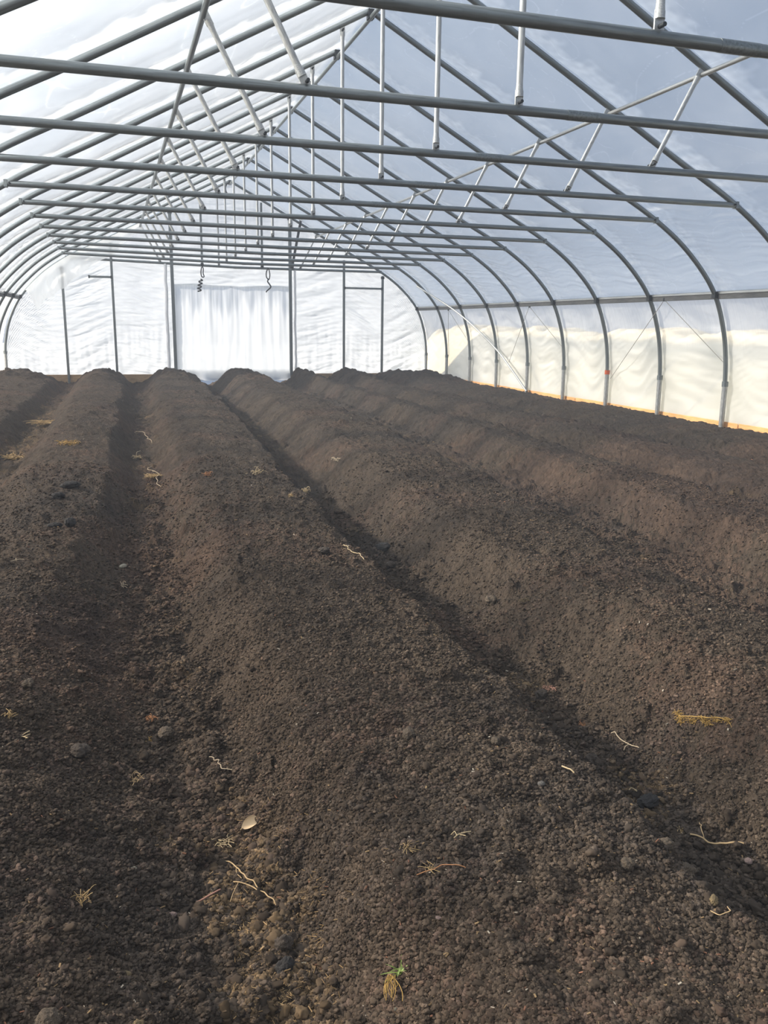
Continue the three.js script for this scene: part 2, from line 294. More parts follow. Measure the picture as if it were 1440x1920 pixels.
for (let k = 1; k <= 13; k++) {
  const z = ZK(k), t = thing('hoop_truss', `steel hoop truss with cross bar and braces, ${ordinal[k]}`, 'truss', null, V(0, 0, z));
  const at = (x, y) => { const [a, b] = settle(x, y, z); return V(a, b, 0); };
  const bolts = [];
  for (const s of [1, -1]) {
    const pts = []; for (let i = 0; i <= 44; i++) { const p = bowPoint(s, mix(tAtY(0.55), 1, i / 44), z); pts.push(V(p.x, p.y, 0)); }
    part('rafter', sweep(pts, 0.031, 110, 12), M.zinc, t);
    const foot = at(s * 5.2, -0.28), head = at(s * 5.193, 0.62);
    const post = part('ground_post', rod(foot, head, 0.037, 14), M.brightZinc, t);
    part('collar', rod(head.clone().add(V(0, -0.05, 0)), head.clone().add(V(0, 0.02, 0)), 0.043, 14), k === 7 && s === 1 ? M.orange : M.zinc, post);
    const hip = bowPoint(s, T_HIP, z);
    part('hip_clamp', box(0.085, 0.085, 0.075, hip.x + s * 0.012, hip.y, 0), M.darkSteel, t);
    part('saddle', box(0.035, 0.075, 0.07, at(s * 3.87, BAR_Y).x, at(s * 3.87, BAR_Y).y, 0), M.zinc, t);
    if (k < 13 || true) part('diagonal_brace', strut(at(s * 2.15, 3.56), at(s * 1.72, BAR_Y + 0.02), 0.021), M.brightZinc, t);
    bolts.push(at(s * 1.72, BAR_Y + 0.045), at(s * 2.16, 3.53), at(s * 3.83, BAR_Y));
  }
  { // cross bar, in two lengths joined by a sleeve
    const a = at(-3.86, BAR_Y), b = at(0.15, BAR_Y), c = at(3.86, BAR_Y);
    const bar = part('cross_bar', merge([rod(a, b, 0.031, 14), rod(b, c, 0.031, 14)]), M.zinc, t);
    part('sleeve', merge([rod(V(b.x - 0.12, b.y, 0), V(b.x + 0.12, b.y, 0), 0.0328, 14)]), M.zinc, bar);
  }
  part('king_post', strut(at(-0.32, 4.55), at(-0.32, BAR_Y + 0.02), 0.021), M.brightZinc, t); bolts.push(at(-0.32, BAR_Y + 0.045), at(-0.32, 4.51));
  part('ridge_clamp', box(0.07, 0.10, 0.09, 0, 4.70, 0), M.darkSteel, t);
  for (const b of bolts) part('bolt', rod(V(b.x, b.y, -0.05), V(b.x, b.y, 0.05), 0.011, 8), M.darkSteel, t);
}
// pipes that run the length of the house
function lengthPipe(name, x, y, r, label, z0 = 3.5, mat = M.zinc) {
  const p = []; for (let i = 0; i <= 17; i++) { const z = mix(z0, Z_END - 0.02, i / 17), [a, b] = settle(x, y, z); p.push(V(a, b, z)); }
  return single(name, sweep(p, r, 68, 12), mat, label, 'pipe');
}
lengthPipe('ridge_pipe', 0, 4.665, 0.024, 'galvanized ridge pipe running the length of the house under the peak');
lengthPipe('purlin_pipe', 2.16, 3.53, 0.021, 'galvanized purlin pipe along the right roof slope', 3.5, M.brightZinc);
lengthPipe('purlin_pipe', -2.16, 3.53, 0.024, 'galvanized purlin pipe along the left roof slope');
for (const s of [1, -1]) { // hip boards between rafters and film, one plank per two bays
  const label = s > 0 ? 'long weathered grey hip board along the right wall, carrying the film edge' : 'weathered grey hip board along the left wall at the left edge';
  const t = thing('hip_board', label, 'board');
  for (let i = 0; i < 6; i++) {
    const z0 = 3.6 - i * 4.5, z1 = Math.max(z0 - 4.49, Z_END - 0.04), L = z0 - z1; if (L < 0.1) continue;
    const p = bowPoint(s, T_HIP, (z0 + z1) / 2), g = box(0.035, 0.105, L, p.x + s * 0.045, p.y, (z0 + z1) / 2, 0.005);
    const uv = g.attributes.uv, po = g.attributes.position; for (let j = 0; j < uv.count; j++) uv.setXY(j, po.getZ(j) * 0.8, po.getY(j) * 6);
    part('plank', g, M.greyBoard, t);
    part('film_channel', merge([box(0.012, 0.03, L, p.x + s * 0.022, p.y + 0.03, (z0 + z1) / 2, 0.003)]), M.brightZinc, t);
  }
}
// baseboards
for (const [name, s] of [['baseboard_right', 1], ['baseboard_left', -1]]) {
  const g = new THREE.Group(); g.name = name; g.userData.kind = 'structure'; scene.add(g);
  for (let i = 0; i < 6; i++) {
    const z0 = 3.6 - i * 4.4, z1 = Math.max(z0 - 4.385, Z_END - 0.1); if (z0 - z1 < 0.1) continue;
    const b = box(0.04, 0.42, z0 - z1, s > 0 ? 5.275 : -5.43, -0.135 + rr(-0.006, 0.006), (z0 + z1) / 2, 0.006), uv = b.attributes.uv, po = b.attributes.position;
    for (let j = 0; j < uv.count; j++) uv.setXY(j, po.getZ(j) * 0.5, po.getY(j) * 2.4);
    part('plank', b, M.lumber, g);
  }
}
{
  const g = new THREE.Group(); g.name = 'baseboard_far'; g.userData.kind = 'structure'; scene.add(g);
  for (const [a, b] of [[-5.38, -2.4], [-2.399, -1.36], [1.36, 3.5], [3.501, 5.24]]) {
    const p = box(b - a, 0.4, 0.04, (a + b) / 2, -0.10, Z_END - 0.02, 0.006), uv = p.attributes.uv, po = p.attributes.position;
    for (let j = 0; j < uv.count; j++) uv.setXY(j, po.getX(j) * 0.5, po.getY(j) * 2.4);
    part('plank', p, M.paleLumber, g);
  }
}
// ---------------------------------------------------------------- far end wall frame
{
  const zf = Z_END + 0.01;
  const posts = [[-3.98, 'end wall post left of all, ending under the film flap', 2.62, 0.03], [-2.86, 'end wall post second from the left, with the left door lintel', 3.2, 0.03], [-1.46, 'tall end wall post left of the centre door sheet', 4.0, 0.04],
    [1.46, 'tall end wall post right of the centre door sheet', 3.98, 0.04], [2.87, 'end wall post at the left side of the right door', 2.98, 0.03], [3.92, 'end wall post at the right side of the right door', 2.62, 0.03]];
  for (const [x, label, top, r] of posts) {
    const t = thing('end_post', 'dark square steel ' + label, 'post', null, V(x, 0, zf));
    part('upright', box(r * 1.9, top + 0.35, r * 1.9, 0, (top - 0.35) / 2, 0, 0.005), M.zinc, t);
    part('clamp', box(r * 2.6, 0.06, r * 2.6, 0, top - 0.05, 0), M.darkSteel, t);
  }
  for (const [x, label] of [[-0.73, 'short upright bar in the gable, left of the peak'], [0.75, 'short upright bar in the gable, right of the peak']]) {
    const t = thing('gable_bar', 'grey steel ' + label, 'bar', null, V(x, 0, zf)); part('upright', box(0.05, 1.55, 0.05, 0, 3.5, 0), M.zinc, t); part('clamp', box(0.07, 0.06, 0.07, 0, 2.76, 0), M.darkSteel, t);
  }
  const t2 = thing('gable_brace', 'dark slanting brace in the right half of the gable, beside the tall post', 'brace'); part('pipe', strut(V(1.76, 4.0, zf + 0.04), V(1.5, 2.75, zf + 0.04), 0.032), M.darkSteel, t2);
  for (const [a, b, y, label] of [[-3.4, -2.86, 2.40, 'short steel lintel beside the second end wall post on the left'], [2.87, 3.92, 2.29, 'steel lintel over the right door in the end wall']]) {
    const t = thing('door_lintel', label, 'lintel', null, V((a + b) / 2, y, zf)); part('bar', box(b - a, 0.05, 0.05, 0, 0, 0), M.zinc, t);
    for (const s of [-1, 1]) part('bracket', box(0.03, 0.07, 0.07, s * ((b - a) / 2 - 0.02), 0, 0), M.darkSteel, t);
  }
  // white rolled film strips beside the tall posts
  for (const [x, w, label] of [[-1.62, 0.085, 'white rolled film strip beside the left tall end post'], [1.585, 0.06, 'white rolled film strip beside the right tall end post']]) {
    const pts = []; for (let i = 0; i <= 14; i++) pts.push(V(x + 0.012 * noise(i * 0.6, x, 601), mix(2.75, 0.05, i / 14), Z_END - 0.005 + 0.01 * noise(i * 0.7, x, 602)));
    single('film_roll', sweep(pts, w / 2, 40, 9), M.rollFilm ??= new THREE.MeshStandardMaterial({ color: 0xf0f1f4, roughness: 0.5 }), label, 'film roll');
  }
  // loose door sheet between the tall posts
  const g = sheet(180, 120, (u, v) => {
    const x = mix(-1.42, 1.42, u), sag = 0.05 * Math.sin(u * 9) + 0.03 * noise(u * 5, 3, 611), y = mix(-0.06, 2.28 + sag * 0.4, v);
    const bulge = 0.22 * sm(0.12, 0, v) * (0.7 + 0.6 * noise(u * 6, 1, 612)), f = Math.sin(Math.PI * u);
    const d = 0.03 + bulge + 0.02 * noise(u * 14 + 0.5 * noise(v * 2, u * 3, 613), v * 0.9, 614) * (0.4 + 0.6 * v) + 0.012 * noise(u * 30, v * 1.3, 615) * v + 0.02 * f * noise((v + u * 0.6) * 6, u, 616) * (1 - v);
    return [V(x, y, Z_END - 0.05 + d), [u, v]];
  });
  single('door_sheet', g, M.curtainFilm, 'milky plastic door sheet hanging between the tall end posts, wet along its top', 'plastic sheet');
  // loose flap of film hanging under the left end of the last hoop
  const fl = sheet(90, 24, (u, v) => {
    const t = mix(tAtY(1.95), tAtY(3.62), u), p = bowPoint(-1, t, Z_END), drop = (0.42 + 0.32 * Math.sin(u * 3.1) + 0.14 * noise(u * 7, 1, 621)) * sm(0, 0.06, u) * (1 - 0.6 * u);
    const fold = 0.05 * noise(u * 9 + v * 1.2, v * 0.8, 622) + 0.025 * noise(u * 24, v * 1.5, 623);
    return [V(p.x + 0.25 * v * drop, p.y - v * drop, Z_END + 0.06 + fold * v + 0.02), [u * 4, v]];
  });
  single('film_flap', fl, M.flapFilm, 'loose white film flap draped under the left shoulder of the last hoop', 'plastic flap');
}
// curled black straps on the last cross bar, and the hook at the peak
{
  const z = Z_END + 0.06;
  const strap = (label, x, pts, curl) => {
    const t = thing('strap', label, 'strap', null, V(x, BAR_Y - 0.05, z));
    part('band', sweep(pts.map(([a, b, c]) => V(a, b, c)), 0.014, 60, 6), M.black, t);
    part('curl', sweep(curl.map(([a, b, c]) => V(a, b, c)), 0.017, 80, 6), M.black, t); return t;
  };
  const zig = []; for (let i = 0; i <= 12; i++) zig.push([-0.03 - i * 0.004 + 0.05 * Math.sin(i * 1.9), -0.26 - i * 0.024, 0.03 * Math.cos(i * 1.9)]);
  strap('black curled strap hanging from the last cross bar, left of the two', -0.75, [[0, 0.06, 0.02], [0.035, 0.0, 0.03], [0.03, -0.12, 0.03], [0.05, -0.2, 0.02], [0.0, -0.2, 0], [-0.02, -0.1, 0], [0, 0.03, 0]], zig);
  strap('black looped strap hanging from the last cross bar, right of the two', 0.88, [[0, 0.06, 0.02], [0.03, 0.0, 0.03], [0.045, -0.12, 0.03], [0.02, -0.22, 0.02], [-0.03, -0.17, 0], [-0.035, -0.05, 0], [0, 0.04, 0]], [[0.02, -0.2, 0], [-0.01, -0.27, 0.02], [0.04, -0.34, 0.02], [0.07, -0.4, 0], [0.02, -0.46, -0.02], [-0.03, -0.5, 0], [-0.05, -0.53, 0.01]]);
  const h = []; for (let i = 0; i <= 14; i++) { const a = mix(1.2, 5.4, i / 14); h.push(V(0.105 * Math.cos(a), 0.14 * Math.sin(a), 0.01)); }
  const t = thing('hook', 'dark C shaped hook hanging below the far end of the ridge', 'hook', null, V(-0.02, 4.54, Z_END + 0.1));
  part('hook_curve', sweep(h, 0.018, 40, 8), M.darkSteel, t);
}
// wind brace that climbs the right wall over four bays, and the lacing cords
{
  const p = []; for (const [y, z] of [[2.36, -20.36], [1.67, -18.95], [0.88, -17.25], [0.45, -16.45], [0.06, -15.75]]) { const q = bowPoint(1, tAtY(y), z, -0.055); p.push(q); }
  single('wind_brace', sweep(p, 0.02, 60, 10), M.brightZinc, 'slanting galvanized wind brace crossing four hoops on the right wall', 'brace');
  const cord = (list, label) => { const t = thing('lacing_cord', label, 'cord'); for (const [a, b] of list) part('cord_run', rod(bowPoint(1, tAtY(a[0]), a[1], 0.015), bowPoint(1, tAtY(b[0]), b[1], 0.03), 0.0045, 6), M.cord, t); const e = bowPoint(1, tAtY(list[0][0][0]), list[0][0][1], 0.02); part('eyelet', box(0.03, 0.05, 0.04, e.x, e.y, e.z), M.darkSteel, t); };
  cord([[[1.76, -11.03], [0.88, -9.92]], [[1.76, -11.03], [0.5, -12.8]]], 'thin V of lacing cord on the right wall, nearest of the three');
  cord([[[1.74, -15.4], [0.95, -14.4]], [[1.74, -15.4], [0.6, -16.8]]], 'thin V of lacing cord on the right wall, middle of the three');
  cord([[[1.74, -19.7], [0.95, -18.9]], [[1.74, -19.7], [0.6, -20.3]]], 'thin V of lacing cord on the right wall, farthest of the three');
}

// ---------------------------------------------------------------- soil
M.soil = new THREE.MeshPhysicalMaterial({ vertexColors: true, roughness: 0.95, specularIntensity: 0.3 });
{
  const S = 1.6 / 2048, t = texture(2048, 2048, (x, y) => { // crumbs down to a millimetre; the tile is 1.6 m wide
    const q = 9000 * Math.max(0.5 * lumps(x * S, y * S, 0.045, 705, 0.35), 0.8 * lumps(x * S, y * S, 0.021, 709, 0.8), 0.9 * lumps(x * S, y * S, 0.009, 713, 0.9)) + 18 * noise(x / 3, y / 3, 701) + 24 * noise(x / 60, y / 60, 703) + 30; const g = clamp(q, 0, 255); return [g, g, g]; });
  t.repeat.set(1 / 1.6, 1 / 1.6); M.soil.bumpMap = t; M.soil.bumpScale = 0.030;
}
const col = [0, 0, 0];
const CHAFF = (x, z) => sm(0.0, 0.35, 0.5 * noise(x * 9, z * 9, 735) + 0.35 * noise(x * 22, z * 22, 736) + 0.55 - Math.hypot((x + 2.64) / 0.13, (z + 1.78) / 0.55) * 0.62 + 0.25 * sm(-2.9, -2.5, x)) + 1.3 * sm(0.0, 0.35, 0.6 * noise(x * 4, z * 2.5, 737) + 0.5 - Math.hypot((x + 4.0) / 0.25, (z + 12) / 5) * 0.55);
function soilColor(x, z, h) { // linear colour
  const [i, l, r] = bedAt(x, z), low = inFurrow(x, z);
  const n = fbm(x * 0.9, z * 0.7, 711, 4), m = fbm(x * 6, z * 6, 715, 3), g = hash(Math.floor(x * 240), Math.floor(z * 240), 3);
  let a = 0.060, b = 0.0445, c = 0.0325;
  const grit = 0.22 * noise(x * 11, z * 11, 717) + 0.2 * noise(x * 37, z * 37, 718) + 0.3 * (g - 0.5);
  const red = 0.8 * sm(0.1, 0.3, n + grit + 0.5 * sm(-0.3, 1.2, x) * sm(-10, -6, z)); // reddish brown, drier soil to the right
  a = mix(a, 0.082, red * 0.9); b = mix(b, 0.053, red * 0.9); c = mix(c, 0.038, red * 0.9);
  const dark = 0.62 * sm(0.06, 0.16, fbm(x * 1.1, z * 0.8, 721, 4) + grit - 0.12 + 0.35 * sm(-7.2, -8.6, z + 0.5 * noise(x * 3, z * 3, 725)) * sm(0.6, 1.6, x)); // almost black patches with grainy edges, thickest on the far right
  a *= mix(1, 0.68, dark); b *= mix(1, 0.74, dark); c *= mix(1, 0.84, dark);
  const straw = clamp(low * 1.3, 0, 1) * clamp(sm(0.16, 0.42, fbm(x * 2.7 + 5, z * 1.6, 731, 4)) + CHAFF(x, z), 0, 1); // dry chaff trodden into the furrows
  const fibre = straw * sm(-0.25, 0.45, noise(x * 95 + z * 30, z * 120, 739) + 0.6 * noise(x * 30, z * 33, 738)); a = mix(a, 0.17, fibre * 0.7); b = mix(b, 0.115, fibre * 0.7); c = mix(c, 0.062, fibre * 0.7);
  const k = 0.84 + 0.3 * m + 0.55 * (g - 0.5); col[0] = a * k; col[1] = b * k; col[2] = c * k; return col;
}
const BED_LABEL = ['low bed of dark soil along the left edge, against the left wall', 'wide dark soil bed left of the chaff-strewn furrow in the left foreground', 'long smooth soil bed through the middle foreground to the end wall', 'broad brown soil bed right of the deep shadowed furrow', 'low reddish brown soil bed, third from the right wall', 'dark soil bed with blackish patches, second from the right wall', 'low dark soil bed along the foot of the right wall'];
const HEAD = 0.3076; // where the camera looks; the ground is meshed finest there
{
  const ang = []; { // angles round the camera's foot
    let a = -Math.PI; while (a < Math.PI) { ang.push(a); const d = Math.abs(a); a += d < 0.52 ? 0.00165 : d < 0.75 ? 0.006 : 0.05; } ang.push(Math.PI);
  }
  const rad = []; { let r = 0.15; while (r < 26) { rad.push(r); r += r < 1.15 ? 0.03 : clamp(r * r * 0.00085, 0.0017, 0.036); } rad.push(26); }
  const NA = ang.length, NR = rad.length, pos = new Float32Array(NA * NR * 3), colr = new Float32Array(NA * NR * 3), uv = new Float32Array(NA * NR * 2), ok = new Uint8Array(NA * NR);
  for (let j = 0; j < NR; j++) for (let i = 0; i < NA; i++) {
    const t = ang[i] + HEAD, n = j * NA + i; let x = -2.905 + Math.sin(t) * rad[j], z = -Math.cos(t) * rad[j];
    const cx = clamp(x, -5.37, 5.25), cz = clamp(z, -21.9, 3.6); ok[n] = cx === x && cz === z ? 1 : 0; x = cx; z = cz;
    const h = soil(x, z, 1); pos[n * 3] = x; pos[n * 3 + 1] = h; pos[n * 3 + 2] = z; uv[n * 2] = x; uv[n * 2 + 1] = z;
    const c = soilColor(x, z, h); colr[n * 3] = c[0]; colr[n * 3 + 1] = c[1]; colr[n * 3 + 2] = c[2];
  }
  const lists = Array.from({ length: 8 }, () => []);
  for (let j = 0; j < NR - 1; j++) for (let i = 0; i < NA - 1; i++) {
    const a = j * NA + i, b = a + 1, c = a + NA, d = c + 1;
    if (!(ok[a] || ok[b] || ok[c] || ok[d])) continue;
    const mx = (pos[a * 3] + pos[d * 3]) / 2, mz = (pos[a * 3 + 2] + pos[d * 3 + 2]) / 2, edge = 0.03 * noise(mx * 9, mz * 9, 741), [k, l, r] = bedAt(mx, mz);
    const L = lists[l < 0.13 + edge || r < 0.10 + edge ? 7 : k]; L.push(a, c, b, b, c, d);
  }
  const all = new THREE.BufferGeometry(); all.setAttribute('position', new THREE.BufferAttribute(pos, 3)); all.setIndex([].concat(lists.flatMap ? [] : [])); // normals from the whole ground, so that beds and furrows join
  const idx = new Uint32Array(lists.reduce((s, l) => s + l.length, 0)); { let o = 0; for (const l of lists) { idx.set(l, o); o += l.length; } }
  all.setIndex(new THREE.BufferAttribute(idx, 1)); all.computeVertexNormals(); const nor = all.attributes.normal.array;
  lists.forEach((L, k) => {
    const map = new Int32Array(NA * NR).fill(-1), P = [], N = [], C = [], U = [], I = new Uint32Array(L.length);
    L.forEach((n, q) => { if (map[n] < 0) { map[n] = P.length / 3; P.push(pos[n * 3], pos[n * 3 + 1], pos[n * 3 + 2]); N.push(nor[n * 3], nor[n * 3 + 1], nor[n * 3 + 2]); C.push(colr[n * 3], colr[n * 3 + 1], colr[n * 3 + 2]); U.push(uv[n * 2], uv[n * 2 + 1]); } I[q] = map[n]; });
    const g = new THREE.BufferGeometry(); g.setAttribute('position', new THREE.Float32BufferAttribute(P, 3)); g.setAttribute('normal', new THREE.Float32BufferAttribute(N, 3)); g.setAttribute('color', new THREE.Float32BufferAttribute(C, 3)); g.setAttribute('uv', new THREE.Float32BufferAttribute(U, 2)); g.setIndex(new THREE.BufferAttribute(I, 1));
    if (k === 7) M.floor = struct('floor', g, M.soil); else (M.beds ??= [])[k] = single('soil_bed', g, M.soil, BED_LABEL[k], 'soil bed');
  });
}
// crumbs of soil lying on the ground: far too many to count
function crumbShape(s, flat) {
  const g = mergeVertices(new THREE.IcosahedronGeometry(1, 2).deleteAttribute('normal').deleteAttribute('uv')), p = g.attributes.position;
  for (let i = 0; i < p.count; i++) { const x = p.getX(i), y = p.getY(i), z = p.getZ(i), k = 1 + 0.42 * noise(x * 2.1 + s, y * 2.1 + z * 1.6, 750 + s) + 0.2 * noise(x * 4, z * 4 + y * 3, 760 + s); p.setXYZ(i, x * k * 1.15, y * k * flat, z * k); }
  g.computeVertexNormals(); return g;
}
M.crumb = new THREE.MeshPhysicalMaterial({ color: 0xffffff, roughness: 0.95, specularIntensity: 0.3 });
{
  const shapes = [crumbShape(1, 0.7), crumbShape(2, 0.85), crumbShape(3, 0.6)];
  const per = shapes.map(() => Array.from({ length: 8 }, () => [[], []])), m4 = new THREE.Matrix4(), q = new THREE.Quaternion(), e = new THREE.Euler(), p = V(0, 0, 0), s3 = V(1, 1, 1);
  for (let n = 0; n < 420000; n++) {
    const t = HEAD + rr(-0.5, 0.5), r = 1 / mix(1 / 1.2, 1 / 8, rnd()), x = -2.905 + Math.sin(t) * r, z = -Math.cos(t) * r;
    if (x < -5.3 || x > 5.1) continue;
    const low = inFurrow(x, z), clump = 0.5 + 0.5 * noise(x * 3, z * 3, 771); if (rnd() > 0.35 + 0.65 * Math.max(clump, low)) continue;
    let size = (0.0018 + 0.0042 * Math.pow(rnd(), 2.2)) * (0.85 + 0.07 * r) * (1 + 0.25 * low); if (rnd() < 0.006) size *= 2.1; if (low > 0.6 && rnd() < 0.014) size *= rr(1.4, 2.4); size = Math.min(size, 0.014 + 0.001 * r);
    const h = soil(x, z, 1); p.set(x, h + size * 0.25, z); e.set(rr(-0.6, 0.6), rr(0, 6.28), rr(-0.6, 0.6)); q.setFromEuler(e); s3.set(size * rr(0.8, 1.5), size, size);
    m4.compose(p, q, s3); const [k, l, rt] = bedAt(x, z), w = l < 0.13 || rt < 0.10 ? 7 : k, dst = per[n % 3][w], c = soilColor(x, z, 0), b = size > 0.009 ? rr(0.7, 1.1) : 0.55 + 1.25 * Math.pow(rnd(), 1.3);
    dst[0].push(...m4.elements); dst[1].push(c[0] * b, c[1] * b, c[2] * b);
  }
  per.forEach((beds, v) => beds.forEach(([mm, cc], w) => {
    const cnt = mm.length / 16; if (!cnt) return; const im = new THREE.InstancedMesh(shapes[v], M.crumb, cnt); im.instanceMatrix.array.set(mm); im.instanceColor = new THREE.InstancedBufferAttribute(new Float32Array(cc), 3);
    im.name = 'soil_crumbs'; im.userData.kind = 'stuff'; im.castShadow = im.receiveShadow = true; (w === 7 ? M.floor : M.beds[w]).add(im);
  }));
  // pale flecks of chaff, bark and root scattered over everything
  const chip = new THREE.BoxGeometry(1, 0.3, 0.34), per2 = Array.from({ length: 8 }, () => [[], []]);
  for (let n = 0; n < 20000; n++) {
    const t = HEAD + rr(-0.5, 0.5), r = 1 / mix(1 / 1.2, 1 / 14, rnd()), x = -2.905 + Math.sin(t) * r, z = -Math.cos(t) * r; if (x < -5.3 || x > 5.1) continue;
    const low = inFurrow(x, z); const chaff = clamp(CHAFF(x, z), 0, 1); if (rnd() > 0.3 + 0.7 * low * sm(-0.1, 0.4, fbm(x * 2.7 + 5, z * 1.6, 731, 4)) + chaff) continue;
    const len = (0.0022 + 0.009 * Math.pow(rnd(), 4)) * (0.8 + 0.12 * r), h = soil(x, z, 1); p.set(x, h + len * 0.3 + 0.003, z); e.set(rr(-0.4, 0.4), rr(0, 6.28), rr(-0.4, 0.4)); q.setFromEuler(e); s3.set(len, len * rr(0.3, 1), len * rr(0.4, 1.2)); m4.compose(p, q, s3);
    const [k, l, rt] = bedAt(x, z), d = per2[l < 0.13 || rt < 0.10 ? 7 : k], u = rnd(), c = u < 0.14 ? [0.40, 0.35, 0.28] : u < 0.8 ? [0.24, 0.165, 0.09] : [0.22, 0.11, 0.07], b = rr(0.4, 1.1); d[0].push(...m4.elements); d[1].push(c[0] * b, c[1] * b, c[2] * b);
  }
  for (let n = 0; n < 16000; n++) {
    const t = HEAD + rr(-0.5, 0.5), r = 1 / mix(1 / 1.3, 1 / 18, rnd()), x = -2.905 + Math.sin(t) * r, z = -Math.cos(t) * r, ch = CHAFF(x, z); if (ch < 0.15 && (rnd() > 0.06 || inFurrow(x, z) < 0.3)) continue;
    const len = rr(0.005, 0.02) * (0.8 + 0.14 * r), h = soil(x, z, 1); p.set(x, h + rr(0.002, 0.009), z); e.set(rr(-0.35, 0.35), rr(0, 6.28), rr(-0.35, 0.35)); q.setFromEuler(e); s3.set(len, len * 0.25, len * rr(0.12, 0.3)); m4.compose(p, q, s3);
    const [k, l, rt] = bedAt(x, z), d = per2[l < 0.13 || rt < 0.10 ? 7 : k], b = rr(0.5, 1.25); d[0].push(...m4.elements); d[1].push(0.30 * b, 0.20 * b, 0.10 * b);
  }
  per2.forEach(([mm, cc], w) => { const cnt = mm.length / 16; if (!cnt) return; const im = new THREE.InstancedMesh(chip, M.crumb, cnt); im.instanceMatrix.array.set(mm); im.instanceColor = new THREE.InstancedBufferAttribute(new Float32Array(cc), 3); im.name = 'chaff_flecks'; im.userData.kind = 'stuff'; im.castShadow = im.receiveShadow = true; (w === 7 ? M.floor : M.beds[w]).add(im); });
}
